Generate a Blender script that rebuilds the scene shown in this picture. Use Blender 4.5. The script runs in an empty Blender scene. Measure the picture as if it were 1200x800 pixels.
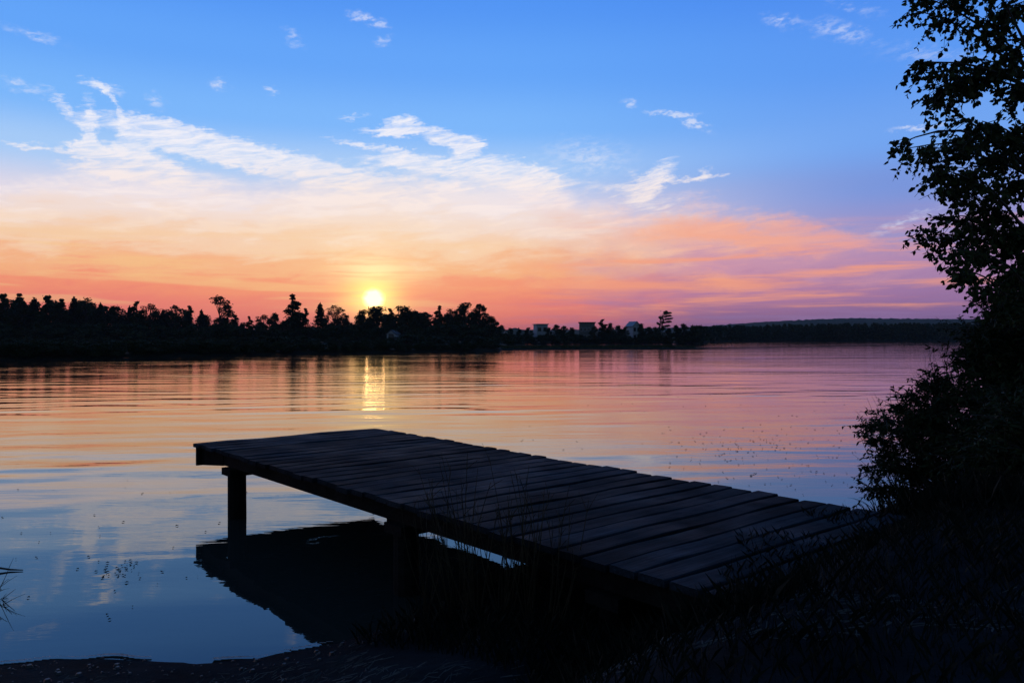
import bpy, math, random
import numpy as np
from mathutils import Vector, noise as mnoise

random.seed(7)
rng = np.random.default_rng(7)
scene = bpy.context.scene
COL = scene.collection
R = math.radians

# ------------------------------------------------------------------ measured layout
F = 920.0            # focal length in photo pixels (photo 1200 wide)
EYE = 2.0            # camera height above the water (m)
HY = 396.0           # photo row of the horizon

def at(px, py, d):
    """world point seen at photo pixel (px,py) at depth d metres"""
    return Vector(((px - 600) / F * d, d, EYE - (py - HY) / F * d))

def az_el(px, py):
    x = (px - 600) / F; z = (HY - py) / F
    return math.degrees(math.atan2(x, 1)), math.degrees(math.atan2(z, math.hypot(x, 1)))

# ------------------------------------------------------------------ object helpers
def tag(o, label=None, cat=None, group=None, kind=None):
    if label: o['label'] = label
    if cat: o['category'] = cat
    if group: o['group'] = group
    if kind: o['kind'] = kind
    return o

def empty(name, loc, label, cat, group=None, rz=0.0, scale=(1, 1, 1)):
    o = bpy.data.objects.new(name, None)
    o.empty_display_size = 0.2
    COL.objects.link(o)
    o.location = loc; o.rotation_euler = (0, 0, rz); o.scale = scale
    return tag(o, label, cat, group)

class MB:
    """collects polygons and links them as ONE mesh object"""
    def __init__(self):
        self.v = []; self.f = []; self.blocks = []; self.n = 0
    def add(self, verts, faces):
        b = len(self.v)
        self.v.extend([tuple(p) for p in verts])
        self.f.extend([tuple(b + i for i in f) for f in faces])
    def box(self, c, ux, uy, uz, hx, hy, hz):
        c = Vector(c); ux = Vector(ux); uy = Vector(uy); uz = Vector(uz)
        vs = []
        for sz in (-1, 1):
            for sx, sy in ((-1, -1), (1, -1), (1, 1), (-1, 1)):
                vs.append(c + ux * hx * sx + uy * hy * sy + uz * hz * sz)
        self.add(vs, [(3, 2, 1, 0), (4, 5, 6, 7), (0, 1, 5, 4), (1, 2, 6, 5), (2, 3, 7, 6), (3, 0, 4, 7)])
    def tube(self, pts, rad, sides=6):
        pts = [Vector(p) for p in pts]
        b = len(self.v); n = len(pts)
        up = Vector((0.31, 0.52, 0.79))
        for i, p in enumerate(pts):
            t = (pts[min(i + 1, n - 1)] - pts[max(i - 1, 0)])
            if t.length < 1e-9: t = Vector((0, 0, 1))
            t.normalize()
            a = t.cross(up)
            if a.length < 1e-3: a = t.cross(Vector((1, 0, 0)))
            a.normalize(); c = t.cross(a)
            r = rad[i] if hasattr(rad, '__len__') else rad
            for k in range(sides):
                th = 2 * math.pi * k / sides
                self.v.append(tuple(p + (a * math.cos(th) + c * math.sin(th)) * r))
        for i in range(n - 1):
            for k in range(sides):
                k2 = (k + 1) % sides
                self.f.append((b + i * sides + k, b + i * sides + k2, b + (i + 1) * sides + k2, b + (i + 1) * sides + k))
        self.f.append(tuple(b + k for k in range(sides))[::-1])
        self.f.append(tuple(b + (n - 1) * sides + k for k in range(sides)))
    def build(self, name, mat, parent=None, smooth=False):
        me = bpy.data.meshes.new(name)
        me.from_pydata(self.v, [], self.f)
        return link(name, me, mat, parent, smooth)

def link(name, me, mat, parent=None, smooth=False):
    me.materials.append(mat)
    if smooth:
        me.polygons.foreach_set('use_smooth', [True] * len(me.polygons))
    me.update()
    o = bpy.data.objects.new(name, me)
    COL.objects.link(o)
    if parent is not None: o.parent = parent
    return o

def quads_mesh(name, V, per):
    """V: (N*per,3) vertices; every run of `per` vertices is one polygon (3 or 4)"""
    V = np.asarray(V, dtype=np.float32)
    n = len(V) // per
    me = bpy.data.meshes.new(name)
    me.vertices.add(n * per); me.loops.add(n * per); me.polygons.add(n)
    me.vertices.foreach_set('co', V.ravel())
    me.loops.foreach_set('vertex_index', np.arange(n * per, dtype=np.int32))
    me.polygons.foreach_set('loop_start', np.arange(0, n * per, per, dtype=np.int32))
    me.update(calc_edges=True)
    me.validate()
    return me

def unit(a):
    return a / (np.linalg.norm(a, axis=-1, keepdims=True) + 1e-9)

def leaf_quads(c, axis, L, W, g):
    """ovate leaves, two folded quads each. c,axis:(N,3) L,W:(N,)"""
    n = len(c)
    axis = unit(axis)
    nr = unit(np.cross(axis, g.normal(size=(n, 3))))
    side = np.cross(axis, nr)
    L = L[:, None]; W = W[:, None]
    base = c; tip = c + axis * L
    l1 = c + axis * L * .28 + side * W * .46 + nr * W * .16
    l2 = c + axis * L * .64 + side * W * .36 + nr * W * .12
    r1 = c + axis * L * .28 - side * W * .46 + nr * W * .16
    r2 = c + axis * L * .64 - side * W * .36 + nr * W * .12
    q1 = np.stack([base, l1, l2, tip], 1); q2 = np.stack([base, tip, r2, r1], 1)
    return np.concatenate([q1, q2], 1).reshape(-1, 3)

def clump_quads(c, s, g):
    """random leaf-spray diamonds for far crowns"""
    n = len(c)
    a = unit(g.normal(size=(n, 3))); b = unit(np.cross(a, g.normal(size=(n, 3))))
    s = s[:, None]
    return np.stack([c - a * s, c + b * s * .55, c + a * s, c - b * s * .55], 1).reshape(-1, 3)

# ------------------------------------------------------------------ materials
def new_mat(name):
    m = bpy.data.materials.new(name); m.use_nodes = True
    nt = m.node_tree
    return m, nt, nt.nodes['Principled BSDF']

def noise_col(nt, bsdf, c1, c2, scale, detail=6, rough=.6, vec=None, stretch=None, pos=(.35, .65)):
    tc = nt.nodes.new('ShaderNodeTexCoord')
    mp = nt.nodes.new('ShaderNodeMapping')
    if stretch: mp.inputs['Scale'].default_value = stretch
    nt.links.new(tc.outputs['Object'], mp.inputs['Vector'])
    n = nt.nodes.new('ShaderNodeTexNoise')
    n.inputs['Scale'].default_value = scale; n.inputs['Detail'].default_value = detail
    n.inputs['Roughness'].default_value = rough
    nt.links.new(mp.outputs[0], n.inputs['Vector'])
    r = nt.nodes.new('ShaderNodeValToRGB')
    r.color_ramp.elements[0].position = pos[0]; r.color_ramp.elements[1].position = pos[1]
    r.color_ramp.elements[0].color = (*c1, 1); r.color_ramp.elements[1].color = (*c2, 1)
    nt.links.new(n.outputs['Fac'], r.inputs['Fac'])
    nt.links.new(r.outputs['Color'], bsdf.inputs['Base Color'])
    return n, mp, r

def bump(nt, bsdf, src, dist, strength=1.0):
    b = nt.nodes.new('ShaderNodeBump')
    b.inputs['Distance'].default_value = dist; b.inputs['Strength'].default_value = strength
    nt.links.new(src, b.inputs['Height']); nt.links.new(b.outputs[0], bsdf.inputs['Normal'])
    return b

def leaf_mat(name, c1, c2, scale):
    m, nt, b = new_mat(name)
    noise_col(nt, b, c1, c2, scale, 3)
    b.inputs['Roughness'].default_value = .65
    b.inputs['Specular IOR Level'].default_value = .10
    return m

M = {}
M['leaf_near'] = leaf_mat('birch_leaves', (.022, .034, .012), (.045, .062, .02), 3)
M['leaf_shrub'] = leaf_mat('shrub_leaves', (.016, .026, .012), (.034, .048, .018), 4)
M['leaf_far'] = leaf_mat('far_foliage', (.02, .032, .014), (.042, .055, .024), .9)
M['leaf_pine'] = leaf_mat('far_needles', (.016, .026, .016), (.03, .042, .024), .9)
M['weed'] = leaf_mat('dry_weed', (.028, .024, .015), (.055, .046, .028), 5)
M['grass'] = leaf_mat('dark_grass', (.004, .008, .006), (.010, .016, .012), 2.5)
M['straw'] = leaf_mat('straw_litter', (.03, .03, .028), (.11, .105, .095), 3.5)

m, nt, b = new_mat('bark'); n, _, _ = noise_col(nt, b, (.02, .016, .012), (.06, .05, .04), 14, 8, .7, stretch=(1, 1, .25))
bump(nt, b, n.outputs['Fac'], .02); b.inputs['Roughness'].default_value = .85; M['bark'] = m

# weathered planks: grain runs along the local X of each plank object
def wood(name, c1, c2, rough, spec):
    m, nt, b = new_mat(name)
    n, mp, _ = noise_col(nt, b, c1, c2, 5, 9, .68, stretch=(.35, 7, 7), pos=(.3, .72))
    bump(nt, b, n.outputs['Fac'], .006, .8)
    b.inputs['Specular IOR Level'].default_value = spec
    # every board weathers a little differently, with broad stains across them
    oi = nt.nodes.new('ShaderNodeObjectInfo'); st = nt.nodes.new('ShaderNodeTexNoise'); st.inputs['Scale'].default_value = 1.7; st.inputs['Detail'].default_value = 7; st.inputs['Roughness'].default_value = .7
    gp = nt.nodes.new('ShaderNodeNewGeometry'); nt.links.new(gp.outputs['Position'], st.inputs['Vector'])
    m1 = nt.nodes.new('ShaderNodeMapRange'); m1.inputs['To Min'].default_value = .55; m1.inputs['To Max'].default_value = 1.35; nt.links.new(oi.outputs['Random'], m1.inputs['Value'])
    m2 = nt.nodes.new('ShaderNodeMapRange'); m2.inputs['From Min'].default_value = .35; m2.inputs['From Max'].default_value = .65; m2.inputs['To Min'].default_value = .45; m2.inputs['To Max'].default_value = 1.4; nt.links.new(st.outputs['Fac'], m2.inputs['Value'])
    mm = nt.nodes.new('ShaderNodeMath'); mm.operation = 'MULTIPLY'; nt.links.new(m1.outputs[0], mm.inputs[0]); nt.links.new(m2.outputs[0], mm.inputs[1])
    vm = nt.nodes.new('ShaderNodeVectorMath'); vm.operation = 'SCALE'
    src = b.inputs['Base Color'].links[0].from_socket
    nt.links.new(src, vm.inputs[0]); nt.links.new(mm.outputs[0], vm.inputs['Scale']); nt.links.new(vm.outputs[0], b.inputs['Base Color'])
    n2 = nt.nodes.new('ShaderNodeTexNoise'); n2.inputs['Scale'].default_value = 2.2; n2.inputs['Detail'].default_value = 4
    geo = nt.nodes.new('ShaderNodeNewGeometry'); nt.links.new(geo.outputs['Position'], n2.inputs['Vector'])
    mr = nt.nodes.new('ShaderNodeMapRange')
    mr.inputs['From Min'].default_value = .35; mr.inputs['From Max'].default_value = .65
    mr.inputs['To Min'].default_value = rough[0]; mr.inputs['To Max'].default_value = rough[1]
    nt.links.new(n2.outputs['Fac'], mr.inputs['Value']); nt.links.new(mr.outputs[0], b.inputs['Roughness'])
    return m
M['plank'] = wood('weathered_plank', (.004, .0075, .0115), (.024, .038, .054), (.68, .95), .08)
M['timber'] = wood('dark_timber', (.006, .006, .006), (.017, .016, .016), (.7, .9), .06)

def ground_mat(name, c1, c2, scale, dist, rough=.9):
    m, nt, b = new_mat(name)
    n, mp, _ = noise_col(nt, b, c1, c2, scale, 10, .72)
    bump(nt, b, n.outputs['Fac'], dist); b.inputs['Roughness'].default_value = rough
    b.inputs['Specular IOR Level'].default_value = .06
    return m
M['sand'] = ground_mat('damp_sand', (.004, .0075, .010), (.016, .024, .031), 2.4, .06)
M['far_soil'] = ground_mat('far_bank_soil', (.010, .013, .007), (.026, .028, .016), .3, .2)
M['hill'] = ground_mat('wooded_hill', (.018, .028, .016), (.045, .06, .034), .012, 4.0)
M['foam'] = ground_mat('wet_foam', (.25, .25, .24), (.5, .5, .5), 30, .01, .5)
M['fleck'] = ground_mat('floating_fleck', (.02, .02, .012), (.06, .05, .03), 30, .01, .7)

def plain(name, col, rough=.6, scale=2.0, var=.18):
    m, nt, b = new_mat(name)
    noise_col(nt, b, tuple(c * (1 - var) for c in col), tuple(min(1, c * (1 + var)) for c in col), scale, 6)
    b.inputs['Roughness'].default_value = rough
    return m
M['white_wall'] = plain('white_render', (.30, .34, .38), .8)
M['grey_wall'] = plain('grey_render', (.12, .125, .13), .8)
M['roof'] = plain('dark_roof', (.06, .06, .07), .7)
M['blue_roof'] = plain('blue_grey_roof', (.16, .2, .25), .5)
M['pebble'] = plain('pebble', (.022, .026, .03), .5, 25, .5)
M['glass'] = plain('window_glass', (.03, .035, .04), .12)

# ------------------------------------------------------------------ water
def water_mat():
    m, nt, b = new_mat('lake_water')
    b.inputs['Base Color'].default_value = (.022, .031, .029, 1)
    b.inputs['Roughness'].default_value = .015
    b.inputs['IOR'].default_value = 1.42
    geo = nt.nodes.new('ShaderNodeNewGeometry')
    def nz(scale, rot, detail, rough, dist=0.0):
        mp = nt.nodes.new('ShaderNodeMapping')
        mp.vector_type = 'POINT'
        mp.inputs['Scale'].default_value = scale; mp.inputs['Rotation'].default_value = (0, 0, R(rot))
        nt.links.new(geo.outputs['Position'], mp.inputs['Vector'])
        t = nt.nodes.new('ShaderNodeTexNoise')
        t.inputs['Scale'].default_value = 1; t.inputs['Detail'].default_value = detail
        t.inputs['Roughness'].default_value = rough; t.inputs['Distortion'].default_value = dist
        nt.links.new(mp.outputs[0], t.inputs['Vector'])
        return t.outputs['Fac']
    def mul(a, k):
        x = nt.nodes.new('ShaderNodeMath'); x.operation = 'MULTIPLY'
        nt.links.new(a, x.inputs[0])
        if isinstance(k, (int, float)): x.inputs[1].default_value = k
        else: nt.links.new(k, x.inputs[1])
        return x.outputs[0]
    def add(a, c):
        x = nt.nodes.new('ShaderNodeMath'); x.operation = 'ADD'
        nt.links.new(a, x.inputs[0]); nt.links.new(c, x.inputs[1]); return x.outputs[0]
    def rng_(a, f0, f1, t0, t1):
        x = nt.nodes.new('ShaderNodeMapRange'); x.interpolation_type = 'SMOOTHSTEP'
        for k, v in zip(('From Min', 'From Max', 'To Min', 'To Max'), (f0, f1, t0, t1)): x.inputs[k].default_value = v
        nt.links.new(a, x.inputs['Value']); return x.outputs[0]
    sep = nt.nodes.new('ShaderNodeSeparateXYZ'); nt.links.new(geo.outputs['Position'], sep.inputs[0])
    dist = sep.outputs['Y']
    # long crests almost square to the view, finer wavelets on top
    swell = add(mul(nz((.24, .85, 1), -11, 2, .4, .6), .0140), mul(nz((.20, .62, 1), 9, 2, .4, .6), .010))
    ripple = mul(nz((.70, 2.6, 1), -12, 4, .55, .5), .0072)
    fine = mul(nz((2.2, 7.0, 1), 5, 2, .5), .0018)
    far = mul(mul(nz((.45, .80, 1), -5, 3, .5, .3), .010), rng_(dist, 14, 70, 0, 1))
    calm = rng_(nz((.05, .09, 1), 20, 2, .5), .36, .62, .45, 1.1)      # wind lanes
    shore = rng_(dist, 4.5, 16, .22, 1.0)                                # sheltered by the bank
    def crests(wl, rot, distort, off):
        mp = nt.nodes.new('ShaderNodeMapping'); mp.inputs['Rotation'].default_value = (0, 0, R(rot)); mp.inputs['Location'].default_value = (off, off, 0)
        nt.links.new(geo.outputs['Position'], mp.inputs['Vector'])
        t = nt.nodes.new('ShaderNodeTexWave'); t.wave_type = 'BANDS'; t.bands_direction = 'Y'; t.wave_profile = 'SIN'
        t.inputs['Scale'].default_value = 2 * math.pi / 20 / wl; t.inputs['Distortion'].default_value = distort
        t.inputs['Detail'].default_value = 2; t.inputs['Detail Scale'].default_value = .9; t.inputs['Detail Roughness'].default_value = .5
        nt.links.new(mp.outputs[0], t.inputs['Vector'])
        return t.outputs['Fac']
    wake = add(mul(crests(2.3, -10, 5.0, 0), .012), add(mul(crests(1.05, -15, 5.0, 3.7), .0048), mul(crests(1.5, 12, 6.0, 8.1), .0050)))
    wake = mul(wake, rng_(dist, 22, 60, 1.15, .34))
    patch = rng_(nz((.035, .13, 1), -12, 3, .55, .4), .38, .60, .15, 1.25)
    h = add(add(swell, ripple), fine)
    h = mul(mul(add(h, mul(wake, patch)), calm), shore)
    h = add(h, mul(far, patch))
    # far off, wavelets smaller than a few centimetres only widen the mirror image
    nt.links.new(rng_(dist, 10, 75, .012, .035), b.inputs['Roughness'])
    bump(nt, b, h, 1.0)
    return m
M['water'] = water_mat()

wb = MB()
W = 9000
wb.add([(-W, -60, 0), (W, -60, 0), (W, W, 0), (-W, W, 0)], [(0, 1, 2, 3)])
tag(wb.build('lake_water', M['water']), 'rippled lake water mirroring the sunset sky', 'water', kind='structure')

# ------------------------------------------------------------------ near bank
SX = [-80, -30, -10, -3.2, -1.6, -1.13, -.75, -.3, 0, .8, 2, 3, 4, 5.5, 8, 12, 20, 40, 90]
SY = [-5, 1, 4.3, 4.82, 4.92, 5.1, 5.6, 6.3, 6.9, 7.4, 7.9, 8.3, 8.9, 10.4, 14.2, 20.5, 34, 60, 70]
def shore_y(x):
    return float(np.interp(x, SX, SY))
def sstep(a, b, t):
    t = min(1, max(0, (t - a) / (b - a))); return t * t * (3 - 2 * t)
def ground_z(x, y):
    ys = shore_y(x) + .10 * mnoise.noise((x * 1.3, 3.1, 0)) + .04 * mnoise.noise((x * 5, 9.1, 0))
    d = ys - y
    if d < 0:
        return max(-1.5, d * .22)
    z = .13 * d if d < 2 else .26 + .05 * (min(d, 6) - 2)
    s = (x - 1.05) * .74 - (y - 3.86) * .67
    z += .58 * sstep(-.75, .65, s)
    z += sstep(.1, 1.0, d) * (.05 * mnoise.noise((x * .9, y * .9, 2)) + .022 * mnoise.noise((x * 3.1, y * 3.1, 5)) + .01 * mnoise.noise((x * 9, y * 9, 7)))
    return z

def axis_pts(segs):
    out = []
    for a, b, st in segs: out += list(np.arange(a, b, st))
    return out
gx = axis_pts([(-80, -14, 4), (-14, -5, .5), (-5, 6, .09), (6, 16, .4), (16, 92, 4)])
gy = axis_pts([(-40, -4, 2), (-4, 2, .4), (2, 9, .09), (9, 20, .4), (20, 74, 3)])
V = [(x, y, ground_z(x, y)) for y in gy for x in gx]
nx = len(gx)
Fc = [(j * nx + i, j * nx + i + 1, (j + 1) * nx + i + 1, (j + 1) * nx + i) for j in range(len(gy) - 1) for i in range(nx - 1)]
me = bpy.data.meshes.new('shore_ground'); me.from_pydata(V, [], Fc)
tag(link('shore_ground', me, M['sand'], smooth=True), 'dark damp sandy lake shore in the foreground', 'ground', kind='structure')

# foam line where the water laps the sand
V = []
x = -3.9
while x < -1.2:
    w = .012 + .03 * max(0, mnoise.noise((x * 3, 0, 4)) + .25)
    yy = shore_y(x) + .10 * mnoise.noise((x * 1.3, 3.1, 0)) + .04 * mnoise.noise((x * 5, 9.1, 0))
    y1 = yy + .02 + .03 * mnoise.noise((x * 2.2, 1, 8))
    if mnoise.noise((x * 1.7, 5, 5)) > -.25:
        x2 = x + .045
        V += [(x, y1, .012), (x2, y1, .012), (x2, y1 + w, .009), (x, y1 + w, .009)]
    x += .04
me = quads_mesh('foam', V, 4)
tag(link('foam', me, M['foam']), 'thin pale foam line along the water edge', 'foam', kind='stuff')

# ------------------------------------------------------------------ far bank, stand-in spit, hills (polar strips)
def polar(name, stations, offsets, mat, rough=0.0, seed=0):
    """stations: (px, radius) along the coast; offsets: (metres inland, height)"""
    V = []; Fc = []
    ns = len(stations); no = len(offsets)
    for i, (px, r) in enumerate(stations):
        t = math.atan((px - 600) / F)
        for j, (o, z) in enumerate(offsets):
            zz = z(px) if callable(z) else z
            rr = r + o + rough * mnoise.noise((px * .05, j * 3.3, seed))
            zz += (rough * .12 * mnoise.noise((px * .11, j * 2.1, seed + 4)) if zz > .1 else 0)
            V.append((rr * math.tan(t), rr, zz))
    for i in range(ns - 1):
        for j in range(no - 1):
            Fc.append((i * no + j, (i + 1) * no + j, (i + 1) * no + j + 1, i * no + j + 1))
    me = bpy.data.meshes.new(name); me.from_pydata(V, [], Fc)
    return link(name, me, mat, smooth=True)

CPX = [-900, -300, 0, 130, 300, 450, 570, 588, 600, 612, 815, 830, 860, 900, 1300, 2200]
CPD = [55, 66, 77, 82, 97, 112, 125, 131, 190, 263, 268, 420, 500, 520, 526, 560]
def coast(px): return float(np.interp(px, CPX, CPD))
st = [(p, coast(p)) for p in np.concatenate([np.arange(-900, 560, 12), np.arange(560, 640, 3), np.arange(640, 810, 8), np.arange(810, 870, 3), np.arange(870, 2200, 25)])]
tag(polar('far_bank', st, [(-3, -.6), (0, .02), (1, .25), (4, .40), (12, .46), (60, .5), (700, .9)], M['far_soil'], .8, 1),
    'low dark bank of the opposite shore', 'ground', kind='structure')

st = [(p, 133 + (p - 585) * .05 + (0 if p < 815 else (p - 815) * .22)) for p in range(582, 1240, 6)]  # low land added for the dark reflection band, with a thin tail to the right
def reflection_spit_h(px): return .22 if px < 800 else max(.10, .22 - (px - 800) * .002)
st2 = []
V = []; Fc = []
for i, (p, r) in enumerate(st):
    w = 22 if p < 790 else max(3.0, 22 - (p - 790) * .5)
    if p > 1130: w = max(.4, 3 - (p - 1130) * .03)
    t = math.tan(math.atan((p - 600) / F))
    r += 1.5 * mnoise.noise((p * .06, 0, 3))
    for o, z in ((-1.5, -.3), (0, .02), (.5, reflection_spit_h(p)), (w, reflection_spit_h(p)), (w + 1, -.3)):
        V.append(((r + o) * t, r + o, z))
for i in range(len(st) - 1):
    for j in range(4):
        Fc.append((i * 5 + j, (i + 1) * 5 + j, (i + 1) * 5 + j + 1, i * 5 + j + 1))
me = bpy.data.meshes.new('reflection_spit'); me.from_pydata(V, [], Fc)
tag(link('reflection_spit', me, M['far_soil'], smooth=True), 'low dark strip across the lake before the houses, added in place of tree reflections', 'stand-in spit', kind='structure')

HPX = [-6000, -900, 500, 700, 815, 860, 900, 950, 1000, 1050, 1150, 1300, 2000, 6000]
HY_ = [388, 385, 386, 386, 383.0, 379.5, 376.8, 374.2, 372.6, 373.2, 374.0, 376, 380, 384]
def hill_top(px):
    y = float(np.interp(px, HPX, HY_))
    return 2 + (HY - y) * 1900 / F + 2.2 * mnoise.noise((px * .21, 1, 1)) + 1.2 * mnoise.noise((px * .9, 1, 6))
st = [(p, 1500) for p in np.concatenate([np.arange(-6000, -900, 60), np.arange(-900, 760, 12), np.arange(760, 1240, 2.0), np.arange(1240, 6000, 60)])]
tag(polar('hills', st, [(-100, -1), (0, lambda p: 2), (140, lambda p: hill_top(p) * .35), (280, lambda p: hill_top(p) * .75),
                        (400, hill_top), (520, lambda p: hill_top(p) * .96), (1100, lambda p: 2)], M['hill'], 0, 2),
    'long low wooded hill on the horizon', 'hill', kind='structure')

# ------------------------------------------------------------------ far trees
def lobe_points(lobes, per, g):
    out = []
    for (c, r, n) in lobes:
        d = unit(g.normal(size=(n, 3)))
        rad = g.uniform(.25, 1.0, size=(n, 1)) ** .6
        rad *= 1 + .34 * np.abs(g.normal(size=(n, 1))) * (g.random((n, 1)) < .28)
        out.append(np.array(c) + d * rad * np.array(r))
    return np.concatenate(out)

def make_proto(kind, seed):
    """returns (trunk mesh, crown mesh) for a unit-high tree"""
    g = np.random.default_rng(seed); rd = random.Random(seed)
    mb = MB(); lobes = []
    def trunk(top, r, lean=(0, 0)):
        pts = [(lean[0] * t * t + .01 * math.sin(5 * t + seed), lean[1] * t * t, t * top) for t in (0, .2, .45, .7, 1)]
        mb.tube(pts, [r, r * .82, r * .6, r * .4, r * .15], 6)
    size = .025
    if kind == 'broad' or kind == 'oval':
        rx, z0, z1 = (.32, .18, .97) if kind == 'broad' else (.20, .12, 1.0)
        trunk(.86, .026)
        for i in range(17):
            z = z0 + (z1 - z0) * (i + rd.random()) / 17
            w = rx * math.sin(math.pi * min(1, max(.06, ((z - z0) / (z1 - z0)) ** .75 * .93 + .05)))
            a = rd.uniform(0, 6.28); q = w * rd.uniform(.35, .95)
            s = rd.uniform(.06, .115) * (1.0 if kind == 'broad' else 1.15 - .75 * (z - z0) / (z1 - z0))
            c = (q * math.cos(a), q * math.sin(a), z)
            lobes.append((c, (s * 1.25, s * 1.25, s * .85), 185))
            mb.tube([(0, 0, z * .72), (c[0] * .5, c[1] * .5, z * .88), c], [.010, .007, .003], 5)
        lobes.append(((0, 0, .5), (rx * .62, rx * .62, .33), 420))
    elif kind == 'conifer':
        trunk(1.0, .020)
        for i in range(34):
            z = .10 + .86 * (i / 34) ** .95
            w = (1 - z) * .25 + .012
            for k in range(3):
                a = i * 2.4 + k * 2.09 + rd.uniform(-.4, .4); L = w * rd.uniform(.6, 1.15)
                lobes.append(((L * .6 * math.cos(a), L * .6 * math.sin(a), z - L * .12), (L * .5 + .01, L * .5 + .01, .022), 24))
        size = .026
        lobes.append(((0, 0, .97), (.012, .012, .04), 14))
    elif kind == 'airy':
        trunk(.92, .020, (rd.uniform(-.05, .05), 0))
        for i in range(22):
            z = .26 + .70 * (i + rd.random()) / 22
            w = .27 * math.sin(math.pi * min(.97, (z - .2) / .82 + .04)) + .03
            a = rd.uniform(0, 6.28); q = w * rd.uniform(.5, 1)
            s = rd.uniform(.055, .09)
            c = (q * math.cos(a), q * math.sin(a), z)
            lobes.append((c, (s * 1.2, s * 1.2, s * .75), 90))
            mb.tube([(0, 0, z * .7), (c[0] * .45, c[1] * .45, z * .84), c], [.010, .007, .004], 5)
        lobes.append(((0, 0, .28), (.16, .16, .2), 260))
        size = .021
    elif kind == 'shrub':
        mb.tube([(0, 0, -.05), (.02, .01, .2), (.05, 0, .5)], [.035, .026, .01], 5)
        for i in range(16):
            a = rd.uniform(0, 6.28); q = rd.uniform(0, .62)
            z = rd.uniform(.16, .85) * (1 - (q / .8) ** 2 * .55)
            c = (q * math.cos(a), q * math.sin(a), z); s = rd.uniform(.15, .22)
            lobes.append((c, (s * 1.2, s * 1.2, s * .8), 90))
            mb.tube([(0, 0, .05), (c[0] * .5, c[1] * .5, z * .6), c], [.02, .014, .006], 5)
        size = .06
    elif kind == 'windblown':
        trunk(.97, .035, (.16, 0))
        for z, L, s in ((.42, .20, .07), (.52, .34, .06), (.60, -.12, .05), (.66, .40, .06), (.76, .38, .055), (.80, -.08, .05), (.86, .36, .05), (.95, .30, .055), (1.0, .16, .05)):
            x0 = .16 * (z / .97) ** 2
            tip = (x0 + L, rd.uniform(-.08, .08), z + .05)
            mb.tube([(x0, 0, z - .06), (x0 + L * .5, 0, z), tip], [.013, .009, .004], 5)
            for t in (.45, .75, 1.0):
                lobes.append(((x0 + L * t, tip[1] * t, z + .05 * t - .01), (abs(L) * .22 + .02, .07, s * .55), 60))
        lobes.append(((.06, 0, .45), (.13, .13, .18), 160)); lobes.append(((.0, 0, .2), (.2, .2, .2), 260))
        lobes.append(((.12, 0, .75), (.09, .09, .2), 160))
        size = .03
    P = lobe_points(lobes, 0, g)
    s = g.uniform(.6, 1.25, len(P)) * size
    if kind == 'conifer': s *= .9
    crown = quads_mesh(kind + '_crown', clump_quads(P, s, g), 4)
    crown.materials.append(M['leaf_pine'] if kind == 'conifer' else M['leaf_far'])
    tm = bpy.data.meshes.new(kind + '_trunk'); tm.from_pydata(mb.v, [], mb.f); tm.materials.append(M['bark'])
    return tm, crown

PROTO = {k: [make_proto(k, 11 * i + len(k)) for i in range(n)] for k, n in
         (('broad', 4), ('oval', 3), ('conifer', 3), ('airy', 3), ('shrub', 4), ('windblown', 1))}

NAMES = {'broad': 'broadleaf_tree', 'oval': 'broadleaf_tree', 'conifer': 'conifer_tree', 'airy': 'slender_tree', 'shrub': 'shrub', 'windblown': 'windswept_tree'}
def plant_far(kind, px, top, depth, base_z, label, group, wide=1.0, variant=None):
    h = (EYE - (top - HY) / F * depth) - base_z
    p = PROTO[kind][variant if variant is not None else random.randrange(len(PROTO[kind]))]
    cat = 'shrub' if kind == 'shrub' else 'tree'
    x = (px - 600) / F * depth
    w = h * wide
    root = empty(NAMES[kind], (x, depth, base_z - .08), label, cat, group, 0 if kind == 'windblown' else random.uniform(0, 6.28), (w, w, h))
    for nm, me in (('trunk', p[0]), ('crown', p[1])):
        o = bpy.data.objects.new(nm, me); COL.objects.link(o); o.parent = root
    return root

def bank_z(px, depth):
    o = depth - coast(px)
    return float(np.interp(o, [-3, 0, 1, 4, 12, 60, 700], [-.6, .02, .25, .40, .46, .5, .9]))

G_L = 'trees along the opposite shore left of the houses'
named = {   # treetops that stand out of the left treeline
    257: ('airy', 1.15, 'loose round-topped tree standing clear above the treeline, nearest right of the far left woods'),
    343: ('oval', 1.25, 'tallest dense pointed tree left of the sun, standing clear of the treeline'),
    375: ('conifer', 1.3, 'narrow dark spire tree just right of the tallest pointed tree'),
    392: ('airy', 1.0, 'thin sparse tree close beside the narrow spire, left of the sun'),
    545: ('broad', 1.2, 'tall ragged tree right of the sun, left one of the touching pair'),
    562: ('broad', 1.05, 'tall ragged tree right of the sun, right one of the touching pair'),
    515: ('oval', 1.1, 'dark upright tree at the left foot of the ragged pair right of the sun'),
    442: ('broad', 1.9, 'broad low rounded tree directly below the setting sun'),
    472: ('broad', 1.7, 'broad rounded tree just right of the setting sun'),
    87: ('conifer', 1.4, 'small pointed conifer with slim tip in the far left woods, left of a bushy crown'),
}
def wood_d(px): return float(np.interp(px, [-100, 0, 300, 590], [225, 230, 240, 246]))      # the wood stands back from the water
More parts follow.
